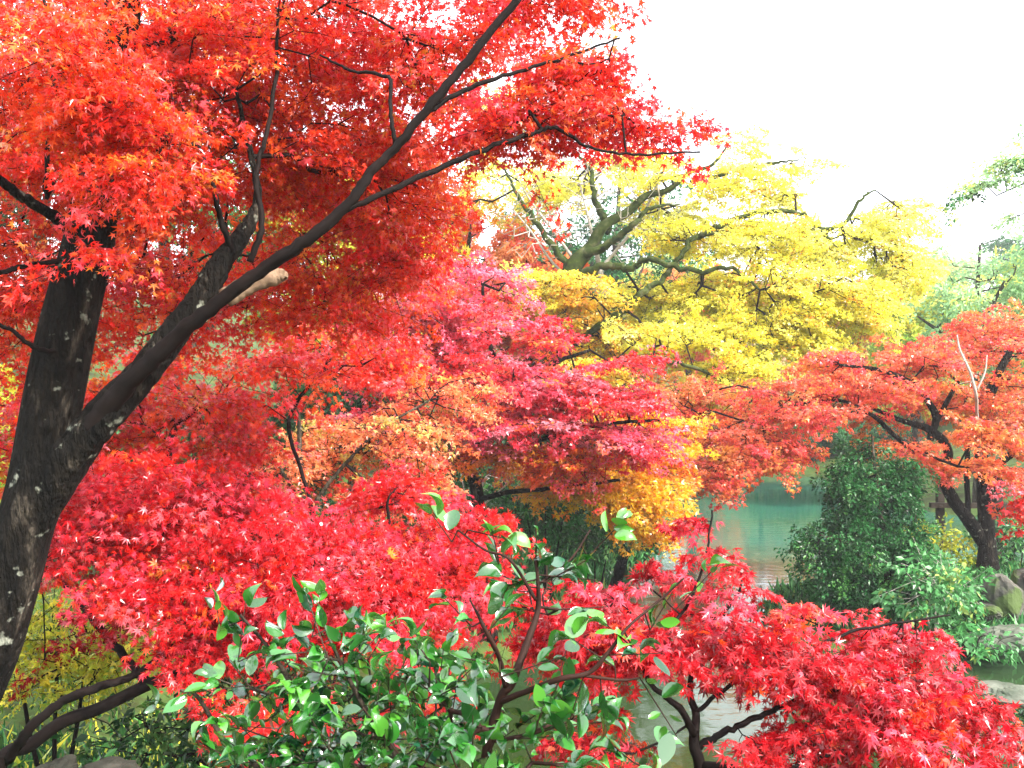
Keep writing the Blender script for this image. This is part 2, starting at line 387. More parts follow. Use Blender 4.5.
# ------------------------------------------------------------------ terrain and water
POND = np.array([(-3.2, 11.3), (-1, 8.6), (1.5, 7.6), (4.5, 8), (6, 9.2), (9, 9), (14, 9), (14, 13), (9, 14), (6.8, 14.6), (4.6, 15), (4.1, 17),
                 (5, 19.5), (8, 21), (12, 21.5), (15, 24), (15.5, 27), (13, 31), (13.5, 37), (13, 43), (8, 43), (7, 38), (5.5, 30), (3.5, 24), (2.2, 20), (1.6, 17), (.6, 14.6), (-1.5, 12.5)], float)
def pond_dist(X, Y):
    d = np.full(X.shape, 1e9); ins = np.zeros(X.shape, bool); n = len(POND)
    for i in range(n):
        a = POND[i]; b = POND[(i + 1) % n]; e = b - a
        t = np.clip(((X - a[0]) * e[0] + (Y - a[1]) * e[1]) / (e @ e), 0, 1)
        d = np.minimum(d, np.hypot(X - a[0] - t * e[0], Y - a[1] - t * e[1]))
        if a[1] != b[1]:
            c = ((a[1] > Y) != (b[1] > Y)) & (X < (b[0] - a[0]) * (Y - a[1]) / (b[1] - a[1]) + a[0]); ins ^= c
    return np.where(ins, -d, d)
def sm(x, a, b):
    t = np.clip((x - a) / (b - a), 0, 1); return t * t * (3 - 2 * t)
def height(X, Y):
    X = np.asarray(X, float); Y = np.asarray(Y, float)
    d = pond_dist(X, Y); o = np.maximum(d, 0)
    near = np.minimum(.34 * o, 2.4) ; pen = np.minimum(.13 * o, 1.2); left = np.minimum(.30 * o, 7); far = np.minimum(.25 * o, 9 + 2 * np.sin(X * .035 + 1))
    wn = 1 - sm(Y, 6, 12); wf = sm(Y, 24, 44); wr = sm(X, 2, 5)
    h = wn * near + (1 - wn) * ((1 - wf) * (wr * pen + (1 - wr) * left) + wf * far)
    h = h + .12 * sm(o, 0, .4) + (.05 * np.sin(X * 2.1 + Y) + .05 * np.sin(Y * 2.7 - X * 1.3)) * sm(o, .2, 1.5)
    return np.where(d < 0, -np.minimum(.9, .15 - d * .4), h)
def gz(x, y): return float(height(np.array([x]), np.array([y]))[0])
g = np.sinh(np.linspace(-1, 1, 380) * 4.4) / math.sinh(4.4)
gx, gy = np.meshgrid(g * 420 + 2, g * 420 + 14); Z = height(gx, gy)
n = 380; i = np.arange(n * n).reshape(n, n)
build('ground', np.column_stack([gx.ravel(), gy.ravel(), Z.ravel()]),
      np.stack([i[:-1, :-1], i[:-1, 1:], i[1:, 1:], i[1:, :-1]], -1).reshape(-1, 4), M['ground'], smooth=True)['kind'] = 'structure'
build('pond_water', [(-6, 6, 0), (32, 6, 0), (32, 46, 0), (-6, 46, 0)], np.array([[0, 1, 2, 3]]), M['water'])['kind'] = 'structure'

# ------------------------------------------------------------------ big maple on the left
Yt = 5.0
bx = at(-150, 900, Yt)
base = np.array([bx[0], Yt, gz(bx[0], Yt) - .1])
trunk = [tuple(base + [-.03, 0, 0]) + (.30,)] + px_limb([(-92, 800, 5, 76), (-24, 675, 5, 62), (4, 600, 5, 58), (24, 530, 5, 57), (40, 470, 5, 56), (66, 330, 5.02, 54), (88, 240, 5.05, 50), (96, 190, 5.07, 44),
         (108, 110, 5.15, 44), (122, 20, 5.25, 36), (128, -100, 5.4, 28), (120, -230, 5.6, 18)])
limbs = [px_limb(l) for l in [
    [(14, 575, 5.0, 34), (40, 512, 4.98, 38), (72, 456, 4.95, 40), (108, 412, 4.93, 37), (140, 376, 4.97, 33), (180, 326, 5.05, 28), (205, 292, 5.12, 27), (222, 262, 5.17, 22), (240, 238, 5.25, 18), (258, 200, 5.35, 9), (250, 150, 5.4, 6), (236, 90, 5.4, 4)],
    [(50, 490, 5.0, 22), (84, 438, 4.92, 24), (118, 394, 4.85, 20), (150, 362, 4.78, 18), (190, 325, 4.72, 15.5), (245, 282, 4.66, 13.5), (300, 245, 4.62, 13), (345, 208, 4.6, 11), (372, 172, 4.6, 10), (400, 142, 4.6, 9), (455, 76, 4.6, 9), (505, 14, 4.6, 8), (560, -50, 4.6, 6)],
    [(225, 298, 4.95, 20), (250, 285, 4.98, 19), (276, 277, 5.0, 16), (283, 275, 5.0, 11)],
    [(343, 212, 4.6, 6), (400, 186, 4.65, 6), (470, 155, 4.75, 5.5), (530, 134, 4.85, 4.5), (556, 128, 4.9, 4), (590, 148, 4.95, 3), (640, 154, 5.0, 2.5), (700, 152, 5.1, 2)],
    [(420, 118, 4.6, 5), (460, 92, 4.65, 5), (510, 74, 4.7, 4), (570, 56, 4.8, 3), (620, 38, 4.9, 2)],
    [(395, 145, 4.6, 5), (390, 110, 4.6, 4), (388, 78, 4.65, 4), (350, 70, 4.7, 3), (320, 55, 4.8, 2)],
    [(250, 262, 5.0, 7), (262, 225, 5.0, 6), (256, 175, 5.05, 5), (268, 130, 5.1, 4.5), (276, 70, 5.2, 4), (278, 10, 5.3, 3)],
    [(235, 255, 5.2, 7), (222, 225, 5.1, 6), (213, 185, 5.0, 5), (196, 140, 5.0, 4), (180, 100, 5.0, 2.5)],
    [(68, 228, 5.0, 15), (48, 212, 4.9, 11), (20, 196, 4.8, 10), (-10, 175, 4.7, 9), (-80, 150, 4.6, 6)],
    [(70, 260, 5.0, 6), (35, 264, 4.8, 5), (0, 272, 4.7, 5), (-70, 290, 4.6, 3)],
    [(58, 352, 4.9, 6), (36, 348, 4.8, 5), (10, 330, 4.7, 4), (-50, 300, 4.6, 3)],
    [(90, 205, 5.05, 7), (62, 170, 4.9, 6), (46, 195, 4.8, 5), (50, 120, 4.7, 5), (52, 50, 4.7, 4), (40, -20, 4.7, 3)],
    [(118, 60, 5.2, 18), (200, 20, 5.6, 14), (300, -20, 6.0, 11), (400, -60, 6.2, 8)],
    [(112, 100, 5.2, 16), (180, 130, 6.0, 13), (270, 160, 6.8, 10), (360, 190, 7.3, 7), (440, 215, 7.6, 4)],
    [(118, 60, 5.2, 16), (60, 40, 6.2, 12), (0, 60, 7, 9), (-80, 80, 7.5, 6)],
]]
blobs = [
    (40, 60, 6.2, 150, 120, 1.2, 170, ORED), (190, 60, 5.6, 150, 90, 1.0, 140, ORED), (330, 40, 5.8, 120, 80, 1.0, 90, RED),
    (130, 170, 5.9, 170, 70, 1.0, 130, ORED), (300, 150, 6.0, 140, 80, .9, 95, ORED), (20, 290, 6.4, 130, 120, .8, 105, ORED),
    (180, 290, 6.8, 150, 80, .6, 100, RED), (330, 280, 6.6, 110, 70, .5, 76, ORED), (390, 185, 6.0, 62, 75, .5, 58, ORED, 20),
    (430, 60, 5.4, 75, 60, .6, 44, RED), (540, 0, 5.2, 75, 24, .45, 28, RED), (590, 75, 5.1, 60, 32, .4, 32, RED), (520, 128, 5.1, 85, 30, .4, 38, RED, 8),
    (615, 120, 5.15, 45, 20, .3, 18, RED), (640, 135, 5.2, 30, 10, .2, 7, CRIM), (395, 262, 6.4, 45, 40, .5, 28, RED), (105, 120, 4.5, 60, 26, .2, 22, ORED), (60, 60, 4.4, 60, 30, .3, 22, ORED), (140, 180, 4.5, 40, 16, .15, 12, ORED), (90, 262, 4.6, 20, 8, .1, 4, RED), (150, 150, 4.7, 90, 40, .3, 22, ORED),
    (300, 195, 6.9, 60, 26, .5, 28, ORAN), (360, 225, 6.9, 50, 20, .5, 22, ORAN), (240, 20, 6.2, 60, 20, .6, 18, ORAN), (20, 130, 6.4, 50, 20, .5, 16, ORAN),
    (100, -60, 5.8, 240, 50, 1.2, 60, ORED), (380, -50, 5.4, 160, 40, .8, 25, RED), (-140, 150, 5.8, 100, 200, 1.2, 70, ORED),
]
tree('maple_tree', 'large red maple with leaning dark forked trunk, nearest tree on the left', 'tree', base, trunk, limbs, blobs, K=96, L=.42, tmpl=T5, size=.033, tilt=.65, flat=.32, thick=.07,
     rtip=.0022, rmax=.018, step=.16, sides=18, limb_bark={2: 'cut', **{k: 'twig' for k in (1, 3, 4, 5, 6, 7, 9, 10, 11)}})

# ------------------------------------------------------------------ low crimson maple, its trunk arching over the bottom left
b = at(-30, 800, 5.6); b[2] = gz(b[0], b[1]) - .05
trunk = [tuple(b) + (.09,)] + px_limb([(0, 764, 5.6, 15), (30, 745, 5.6, 14), (62, 722, 5.6, 13), (100, 708, 5.62, 12), (150, 684, 5.65, 12), (180, 676, 5.7, 14), (250, 640, 6.0, 15), (320, 590, 6.3, 11), (380, 540, 6.6, 7)])
limbs = [px_limb(l) for l in [
    [(8, 760, 5.6, 11), (30, 728, 5.5, 10), (62, 702, 5.5, 9), (95, 688, 5.5, 9), (140, 672, 5.6, 7), (200, 620, 6.0, 7), (220, 560, 6.4, 5)],
    [(150, 686, 5.65, 10), (110, 640, 6.0, 8), (70, 590, 6.3, 7), (30, 560, 6.5, 5)],
    [(230, 650, 5.9, 9), (280, 640, 6.1, 7), (380, 640, 6.4, 6), (470, 600, 6.6, 4)],
    [(200, 640, 6.2, 10), (190, 540, 7.0, 9), (170, 440, 7.6, 7), (215, 395, 7.8, 4)],
    [(320, 590, 6.3, 6), (310, 500, 7.2, 4), (290, 420, 7.8, 4), (330, 360, 8, 3)]]]
blobs = [(120, 520, 6.4, 110, 70, .8, 130, CRIM), (220, 520, 6.5, 120, 50, .8, 120, CRIM), (350, 560, 6.6, 110, 40, .7, 95, CRIM), (440, 560, 6.6, 75, 42, .6, 70, CRIM),
         (185, 590, 6.0, 90, 48, .7, 105, CRIM), (280, 590, 6.0, 130, 55, .7, 140, CRIM), (400, 610, 6.2, 90, 38, .6, 70, CRIM), (230, 650, 5.8, 70, 22, .4, 32, CRIM),
         (60, 450, 7.4, 100, 60, .6, 64, ORED), (180, 405, 7.8, 130, 55, .6, 105, ORED), (330, 365, 8.0, 110, 35, .6, 60, ORED),
         (400, 500, 7.2, 55, 24, .5, 34, CRIM, 25), (50, 660, 6.8, 26, 14, .3, 7, CRIM), (270, 715, 5.4, 50, 22, .3, 18, CRIM), (390, 690, 5.4, 60, 26, .3, 22, CRIM), (60, 540, 6.6, 50, 40, .5, 30, CRIM), (-120, 470, 6.5, 100, 120, .8, 50, CRIM), (240, 450, 7.8, 40, 24, .5, 18, ORED)]
tree('maple_tree', 'low crimson maple with thin trunk arching across the bottom left corner', 'tree', b, trunk, limbs, blobs, K=66, L=.40, tmpl=T7, size=.042, jit=.28, tilt=.65, flat=.32, thick=.07,
     rtip=.0022, rmax=.016, step=.16, bark='twig', hang=.7)

# ------------------------------------------------------------------ salmon maple, thin, behind the crimson one
def up_trunk(px, py, Y, r, pts):
    b = at(px, py, Y); b[2] = gz(b[0], Y) - .1
    return b, [tuple(b) + (r * 1.3,)] + px_limb(pts)
b, tr = up_trunk(300, 620, 11, .07, [(298, 560, 11, 8), (302, 500, 11, 7), (300, 450, 11, 5), (298, 400, 11, 3)])
limbs = [px_limb(l) for l in [[(302, 520, 11, 5), (340, 470, 11, 4), (380, 430, 11.2, 3), (430, 400, 11.4, 2)], [(300, 500, 11, 4), (270, 450, 11, 3), (250, 410, 11, 2)]]]
blobs = [(330, 450, 11.4, 90, 40, .9, 70, SALM), (410, 440, 11.5, 70, 45, .9, 75, SALM), (290, 490, 11.2, 60, 30, .8, 26, SALM), (400, 495, 11, 70, 26, .7, 36, SALM), (440, 400, 11.8, 70, 30, .8, 45, SALM), (440, 535, 10.6, 30, 14, .4, 8, SALM)]
tree('maple_tree', 'sparse salmon orange maple with thin stems, between crimson and pink maples', 'tree', b, tr, limbs, blobs, K=56, L=.42, tmpl=T3, size=.045, rtip=.004, rmax=.02, bark='greybark')

# ------------------------------------------------------------------ pink maple, centre
b, tr = up_trunk(490, 530, 14.5, .10, [(478, 500, 14.5, 13), (470, 465, 14.5, 11), (486, 430, 14.4, 9), (500, 380, 14.3, 6), (480, 320, 14.2, 4)])
limbs = [px_limb(l) for l in [[(470, 462, 14.5, 9), (500, 450, 14.2, 7), (540, 440, 14, 5), (600, 425, 13.8, 4), (660, 420, 13.7, 3)],
    [(478, 450, 14.5, 8), (440, 400, 14.2, 6), (410, 350, 14, 5), (380, 310, 14, 3)], [(490, 410, 14.4, 6), (540, 370, 14, 5), (590, 350, 14, 3)],
    [(478, 500, 14.5, 6), (510, 492, 14, 5), (560, 488, 13.8, 4), (620, 480, 13.6, 3)]]]
blobs = [(410, 300, 14, 70, 45, 1.4, 85, PINK, -25), (460, 330, 14, 80, 40, 1.4, 95, PINK, -15), (430, 370, 13.8, 90, 38, 1.3, 90, RED, -8), (530, 385, 13.8, 90, 28, 1.2, 80, PINK, -8),
         (590, 405, 13.6, 80, 20, 1, 55, CRIM, 4), (520, 425, 13.6, 90, 22, 1.1, 70, PINK, -6), (620, 435, 13.5, 75, 16, .9, 42, PINK, -4), (640, 452, 13.4, 40, 9, .8, 14, CRIM, -8),
         (500, 455, 14, 60, 16, .8, 26, ORAN), (560, 460, 13.9, 70, 20, .8, 50, ORAN, -10), (380, 340, 14.3, 60, 50, 1.2, 60, PINK), (490, 280, 14.6, 50, 22, 1, 28, PINK, -15),
         (620, 365, 13.6, 45, 10, .6, 14, CRIM, 12), (640, 405, 13.4, 50, 9, .6, 14, CRIM, 5), (560, 345, 14, 45, 14, .7, 18, CRIM, 10), (400, 420, 13.6, 70, 20, .8, 34, PINK, -5)]
tree('maple_tree', 'pink red maple with layered boughs reaching right, in the middle of the photo', 'tree', b, tr, limbs, blobs, K=90, L=.55, tmpl=T3, size=.05, rtip=.005, rmax=.03, flat=.18, step=.3, tilt=.4, thick=.04)

# ------------------------------------------------------------------ gold maple bough under the pink one
b, tr = up_trunk(700, 560, 17.5, .08, [(690, 525, 17.5, 8), (668, 500, 17.3, 7), (640, 480, 17, 5), (600, 462, 17, 4)])
b = at(612, 560, 19); b[2] = gz(b[0], 19) - .1
tr = [tuple(b) + (.12,)] + px_limb([(632, 520, 18.6, 9), (625, 480, 18.2, 7), (620, 440, 18, 5), (600, 400, 18, 3)])
blobs = [(645, 450, 15.2, 55, 26, 1, 50, GOLD), (590, 485, 14.6, 75, 20, .8, 70, GOLD), (640, 497, 14.5, 48, 28, .9, 72, GOLD), (655, 475, 15.2, 34, 26, .8, 34, ORAN), (640, 425, 15.6, 70, 16, .9, 40, GOLD), (545, 472, 15.2, 50, 14, .8, 28, ORAN), (650, 530, 14.8, 30, 14, .5, 16, GOLD)]
tree('maple_tree', 'golden orange maple hanging low at the left edge of the pond', 'tree', b, tr, [px_limb([(625, 485, 18.2, 6), (650, 490, 16.6, 4), (665, 505, 15.2, 3)]), px_limb([(622, 460, 18, 6), (600, 470, 16.6, 4), (570, 478, 15.2, 3)])],
     blobs, K=85, L=.55, tmpl=T3, size=.055, rtip=.003, rmax=.012, flat=.2, step=.35)

# ------------------------------------------------------------------ tall yellow maple with mossy limbs
b, tr = up_trunk(545, 500, 22, .30, [(540, 440, 22, 26), (548, 380, 22, 22), (545, 345, 22, 20), (562, 300, 22, 18), (572, 268, 22, 17), (590, 248, 22, 13), (604, 226, 21.9, 11), (628, 212, 22, 9), (646, 196, 22, 7), (668, 190, 22, 6), (690, 172, 22, 4.5), (712, 165, 22.2, 3), (730, 142, 22.4, 1.2)])
limbs = [px_limb(l) for l in [
    [(562, 290, 22, 12), (585, 273, 21.6, 9), (612, 265, 21.2, 7.5), (632, 269, 20.9, 7), (650, 260, 20.8, 6), (700, 272, 20.4, 5), (730, 268, 20.2, 4), (760, 290, 20.2, 2.5)],
    [(582, 256, 22, 9), (610, 244, 21.7, 8), (632, 226, 21.4, 6), (650, 208, 21.3, 4), (680, 204, 21.3, 2)],
    [(545, 345, 22, 15), (575, 340, 21.2, 7), (600, 326, 20.8, 7), (622, 312, 20.6, 8), (642, 292, 20.6, 7), (660, 280, 20.7, 6), (676, 262, 20.8, 5), (700, 235, 21.2, 6), (760, 212, 21.2, 5), (800, 215, 21.2, 4), (830, 240, 21, 3)],
    [(548, 370, 21.8, 12), (605, 362, 20, 7), (630, 364, 19.3, 6), (655, 358, 19, 5.5), (690, 366, 19, 4), (730, 382, 20.2, 3)],
    [(610, 232, 22, 9), (595, 200, 22, 6), (590, 170, 22, 4), (570, 145, 22, 2)],
    [(570, 270, 22, 8), (545, 235, 22, 6), (520, 200, 22, 4), (505, 170, 22, 2)],
    [(700, 235, 21.2, 5), (790, 230, 21.4, 5), (840, 225, 21.5, 4), (860, 200, 21.6, 3), (875, 190, 21.6, 1.5)],
    [(690, 182, 22, 4), (760, 165, 22, 4), (785, 162, 22, 2), (805, 158, 22, 1)]]]
blobs = [(570, 300, 21.2, 60, 30, 1.3, 64, GOLD), (600, 340, 21.4, 55, 30, 1.2, 70, GOLD, -15), (640, 300, 22, 60, 22, 1.2, 50, YELL), (700, 295, 21.4, 70, 26, 1.4, 70, YELL),
         (770, 290, 20.8, 75, 38, 1.8, 105, YELL), (740, 340, 20.3, 60, 26, 1.4, 60, YELL), (830, 300, 21, 60, 34, 1.7, 75, YELL, -10), (720, 385, 20, 24, 26, .7, 22, YELL), (745, 235, 21.4, 75, 28, 1.7, 70, YELL),
         (820, 245, 21.6, 70, 28, 1.7, 70, YPAL), (880, 235, 21.8, 50, 32, 1.4, 50, YPAL, -10), (730, 180, 22, 55, 26, 1.4, 42, YELL), (740, 145, 22.2, 35, 14, .9, 12, YPAL), (660, 180, 22, 40, 20, 1.2, 20, YELL),
         (500, 175, 22.6, 50, 20, 1.4, 22, YPAL), (500, 100, 22.6, 40, 22, 1.2, 10, YPAL), (780, 200, 21.8, 40, 14, 1, 18, YPAL), (800, 340, 20.6, 50, 22, 1.2, 34, YELL), (690, 330, 20.8, 45, 12, .8, 22, YPAL),
         (560, 185, 22.5, 60, 14, 1.2, 12, YPAL), (640, 335, 21.2, 50, 12, 1.0, 20, YELL), (480, 210, 22.8, 40, 16, 1.2, 14, GOLD),
         (660, 345, 19.8, 60, 18, 1.2, 34, YELL), (600, 375, 19.6, 45, 14, 1, 24, GOLD), (730, 372, 19.8, 55, 16, 1, 30, YELL), (900, 270, 21.6, 45, 26, 1.4, 44, YPAL), (860, 320, 21, 45, 18, 1.2, 30, YPAL), (680, 240, 21.8, 50, 18, 1.4, 26, YELL), (790, 320, 20.5, 50, 20, 1.3, 34, YELL), (540, 285, 21, 40, 16, 1, 20, YELL), (700, 400, 19.6, 40, 14, .8, 16, YELL), (560, 190, 23.6, 60, 26, 1.2, 44, YPAL), (630, 165, 23.6, 60, 20, 1.2, 36, YPAL), (660, 215, 23, 50, 18, 1, 26, YPAL), (900, 215, 22, 40, 18, 1.2, 24, YPAL), (800, 165, 22.4, 40, 10, 1, 8, YPAL), (640, 395, 19.6, 30, 8, .6, 8, GOLD)]
tree('maple_tree', 'tall bright yellow maple with thick mossy limbs, against the white sky', 'tree', b, tr, limbs, blobs, K=105, L=.75, tmpl=T3, size=.060, rtip=.007, rmax=.04, flat=.2, step=.4, wob=.022, bark='moss', twig='twig', tilt=.4, thick=.05)

# ------------------------------------------------------------------ bare pale tree behind the yellow one
b, tr = up_trunk(600, 450, 22.8, .12, [(600, 380, 22.8, 8), (605, 320, 22.6, 6), (600, 270, 22.6, 5), (590, 225, 22.4, 3), (580, 185, 22.4, 1.5)])
def bare(name, label, b, tr, limbs, blobs, bark='pale', rt=.008, group=None, step=.4):
    root = empty(name, b, label, 'tree', group); nodes = []
    V, F, nd = tube(tr, 10, 8); wood = [(V, F)]; nodes.append(nd[len(nd) // 3:])
    for l in limbs:
        V, F, nd = tube(l, 7, 6); wood.append((V, F)); nodes.append(nd)
    P, _, _ = blob_points(blobs)
    P0, P1, R0, R1, d = grow(np.vstack(nodes), P, bf=.5, step=step, rtip=rt, rmax=.05, wig=.09)
    V, F = frusta(P0, P1, R0, R1, 4); V, F = merge(wood + [(V, [F])]); build('trunk', V, F, M[bark], root, smooth=True)
    return root
GG = [(1, (0, 0, 0))]
bare('bare_tree', 'leafless tree with fine whitish branches behind the yellow maple', b, tr,
     [px_limb(l) for l in [[(602, 300, 22.6, 4), (560, 240, 22.4, 3), (530, 200, 22.4, 2), (515, 172, 22.4, 1)], [(600, 270, 22.6, 4), (640, 220, 22.4, 3), (660, 180, 22.3, 2), (685, 160, 22.3, 1)],
      [(603, 290, 22.6, 4), (560, 270, 22.2, 3), (530, 230, 22, 2), (505, 200, 22, 1)]]], [(590, 200, 22.2, 100, 48, 1.4, 320, GG), (540, 230, 22.2, 55, 35, 1, 120, GG), (650, 240, 22.2, 50, 30, 1, 60, GG)], rt=.005)

# ------------------------------------------------------------------ right-hand maple on the far side of the pond arm
b, tr = up_trunk(988, 575, 18, .2, [(987, 552, 18, 19), (986, 515, 18, 15), (984, 480, 18, 14), (981, 450, 18, 12), (985, 410, 18.1, 12), (1000, 370, 18.3, 8), (1020, 335, 18.5, 5)])
limbs = [px_limb(l) for l in [
    [(985, 545, 18, 13), (970, 522, 17.9, 13), (955, 502, 17.8, 12), (944, 480, 17.7, 11), (948, 450, 17.6, 9), (930, 430, 17.5, 8), (900, 420, 17.4, 5), (870, 408, 17.3, 4), (820, 400, 17.2, 3), (760, 420, 17, 2.5)],
    [(930, 440, 17.5, 7), (935, 415, 17.5, 7), (915, 385, 17.4, 5), (880, 370, 17.3, 4), (840, 365, 17.2, 3)],
    [(983, 480, 18, 9), (1010, 455, 18.2, 7), (1050, 430, 18.4, 5), (1100, 400, 18.5, 3)],
    [(935, 425, 17.5, 6), (948, 400, 17.8, 5), (965, 370, 18, 3)],
    [(968, 520, 17.9, 6), (967, 470, 18, 5), (968, 430, 18.2, 5)],
    [(944, 470, 17.7, 6), (900, 440, 17.2, 5), (872, 415, 17, 4), (850, 412, 16.8, 2)]]]
blobs = [(1000, 340, 18.2, 60, 26, 1.6, 60, HRED, 12), (930, 365, 17.8, 60, 24, 1.5, 60, HRED, 5), (860, 385, 17.4, 65, 24, 1.4, 65, HRED), (800, 410, 17, 70, 28, 1.3, 75, HRED, 8), (745, 440, 16.8, 60, 30, 1.2, 60, HRED, 8),
         (720, 475, 16.6, 40, 20, .9, 30, HRED), (770, 455, 16.8, 50, 20, .9, 34, HRED, 18), (980, 400, 18, 70, 26, 1.6, 75, HORA), (1000, 440, 18, 60, 22, 1.4, 50, HORA), (900, 450, 17.2, 40, 14, .8, 22, HRED),
         (945, 465, 17.4, 40, 16, .8, 24, HORA), (1060, 370, 18.5, 80, 40, 1.6, 60, HRED), (830, 365, 17.6, 40, 18, 1, 22, HRED), (700, 430, 17.6, 50, 26, 1, 34, HRED), (880, 420, 17.6, 40, 10, .7, 10, HORA), (1020, 485, 17, 30, 8, .6, 8, PINK),
         (730, 400, 18.5, 60, 22, 1.2, 34, SALM), (690, 400, 18.8, 50, 26, 1.2, 30, SALM), (900, 395, 17.6, 50, 14, 1, 24, HORA), (985, 435, 15.9, 36, 14, .4, 22, HORA), (985, 470, 16, 30, 8, .4, 10, HORA)]
tree('maple_tree', 'wide orange red maple with twin dark trunk beside the pond, on the right', 'tree', b, tr, limbs, blobs, K=90, L=.6, tmpl=T3, size=.055, rtip=.005, rmax=.03, flat=.2, step=.3, tilt=.4, thick=.05)

# slim pale stem in front of that maple
b, tr = up_trunk(986, 556, 18.6, .03, [(984, 510, 18.5, 3.5), (981, 460, 17.8, 3.2), (977, 415, 16.8, 3), (976, 395, 16.3, 3), (970, 372, 16.2, 2.5), (960, 350, 16.2, 2), (957, 335, 16.2, 1.2)])
bare('bare_sapling', 'slim white leafless sapling standing before the orange red maple', b, tr, [px_limb([(977, 390, 16.3, 2), (985, 372, 16.3, 1.6), (987, 355, 16.3, 1)])], [(968, 375, 16.2, 14, 22, .25, 8, GG)], rt=.003)

# ------------------------------------------------------------------ nearest red maple, low over the water at bottom right
b = at(700, 900, 3.9); b[2] = gz(b[0], 3.9) - .05
tr = [tuple(b) + (.035,)] + px_limb([(702, 800, 3.9, 13), (694, 744, 3.9, 11), (696, 715, 3.95, 8), (690, 690, 4.0, 6), (700, 640, 4.1, 5), (735, 600, 4.2, 3), (742, 580, 4.2, 2)])
limbs = [px_limb(l) for l in [[(695, 748, 3.9, 8), (725, 732, 3.9, 7), (760, 716, 3.9, 6), (800, 700, 3.95, 5), (870, 680, 4.0, 4), (940, 680, 4.1, 3)],
    [(694, 735, 3.9, 8), (680, 708, 3.85, 7), (655, 690, 3.8, 5), (640, 660, 3.9, 4), (630, 610, 4, 3)],
    [(695, 712, 3.95, 5), (740, 680, 4, 4), (800, 655, 4.1, 4), (860, 630, 4.2, 3), (950, 615, 4.3, 2)],
    [(645, 670, 3.9, 4), (690, 600, 4.2, 3), (705, 560, 4.3, 2.5), (712, 510, 4.4, 2)],
    [(700, 765, 3.9, 8), (780, 770, 3.7, 6), (860, 745, 3.7, 4), (950, 740, 3.8, 3)]]]
blobs = [(605, 618, 4.0, 44, 30, .3, 38, JRED), (655, 650, 4.0, 50, 24, .3, 34, JRED), (600, 655, 4.1, 50, 22, .3, 26, JRED), (650, 585, 4.2, 22, 14, .2, 9, JRED), (705, 527, 4.4, 12, 10, .1, 4, JRED), (715, 555, 4.3, 18, 6, .1, 4, JRED),
         (720, 630, 4.1, 36, 18, .25, 20, JRED), (770, 655, 4.05, 80, 20, .3, 44, JRED), (890, 640, 4.3, 74, 13, .3, 32, JRED, 5), (850, 680, 4.0, 100, 18, .35, 46, JRED), (940, 700, 4.1, 70, 16, .3, 32, JRED),
         (870, 728, 3.8, 120, 22, .35, 52, JRED), (900, 768, 3.7, 110, 20, .35, 30, JRED), (800, 620, 4.4, 22, 9, .15, 8, HRED), (738, 596, 4.2, 10, 12, .1, 5, JRED), (620, 757, 3.9, 50, 8, .2, 10, JRED), (520, 610, 4.6, 40, 34, .3, 26, JRED), (1010, 735, 3.9, 26, 10, .2, 7, JRED), (560, 640, 4.3, 40, 24, .25, 20, JRED), (590, 742, 3.8, 36, 12, .15, 8, JRED), (800, 745, 3.8, 44, 20, .2, 16, JRED), (745, 745, 3.8, 26, 12, .15, 5, JRED)]
tree('maple_tree', 'small red maple leaning over the water, nearest at the bottom right', 'tree', b, tr, limbs, blobs, K=34, L=.2, tmpl=T7, size=.038, jit=.3, rtip=.0014, rmax=.008, step=.1, bark='twig',
     hang=.8, wide=.5, tilt=.55, droop=.3)

# ------------------------------------------------------------------ camellias in the foreground
def shrub(name, label, cat, base, stems, blobs, K=7, L=.14, tmpl=TC, size=.064, mat='gloss', bark='greybark', extra=(), group=None, rtip=.0022, step=.06, flat=.35, stemname='stem', **kw):
    root = empty(name, base, label, cat, group); nodes = []
    wood = []
    for s in stems:
        V, F, nd = tube(s, 8, 8); wood.append((V, F)); nodes.append(nd[len(nd) // 5:])
    P, Cc, Bc = blob_points(blobs)
    for px, py, Y, dx, dy, pal in extra:
        py += 22 if dy < 0 else 0
        P = np.vstack([P, at(px, py, Y)]); Cc = np.vstack([Cc, pick(pal, 1)])
    P0, P1, R0, R1, dirs = grow(np.vstack(nodes), P, bf=.3, step=step, rtip=rtip, rmax=rtip * 4, wig=.08)
    n = len(P); D = nrm(dirs * [1, 1, .8] + rng.normal(0, .35, (n, 3)) + [0, 0, .25])
    for i, e in enumerate(extra): D[n - len(extra) + i] = nrm(np.array([e[3], .1, -e[4]]))
    N = nrm(np.array([0, 0, 1.]) + rng.normal(0, flat, (n, 3))); N = nrm(N - D * (N * D).sum(1, keepdims=True))
    Ls = L * rng.uniform(.7, 1.3, n)
    e = P + D * Ls[:, None]
    V, F = frusta(np.vstack([P0, P]), np.vstack([P1, e]), np.concatenate([R0, np.full(n, rtip)]), np.concatenate([R1, np.full(n, rtip * .6)]), 5)
    V, F = merge(wood + [(V, [F])]); build(stemname, V, F, M[bark], root, smooth=True)
    kw = dict(dict(wide=.14, tilt=.35, hang=.15, thick=.06, droop=0, jit=.3, mixp=.4), **kw)
    V, F, c = spray_leaves(P, D, N, Ls, K, tmpl, size, Cc, **kw)
    build('foliage', V, F, M[mat], root, cols=c, smooth=(tmpl is TC))
    return root
CAM = [(4, (.010, .075, .010)), (3, (.022, .13, .014)), (2, (.05, .20, .018)), (.8, (.008, .06, .025))]
CAML = [(4, (.06, .22, .02)), (2, (.03, .14, .02))]
b = at(330, 900, 2.9); b[2] = gz(b[0], 2.9) - .03
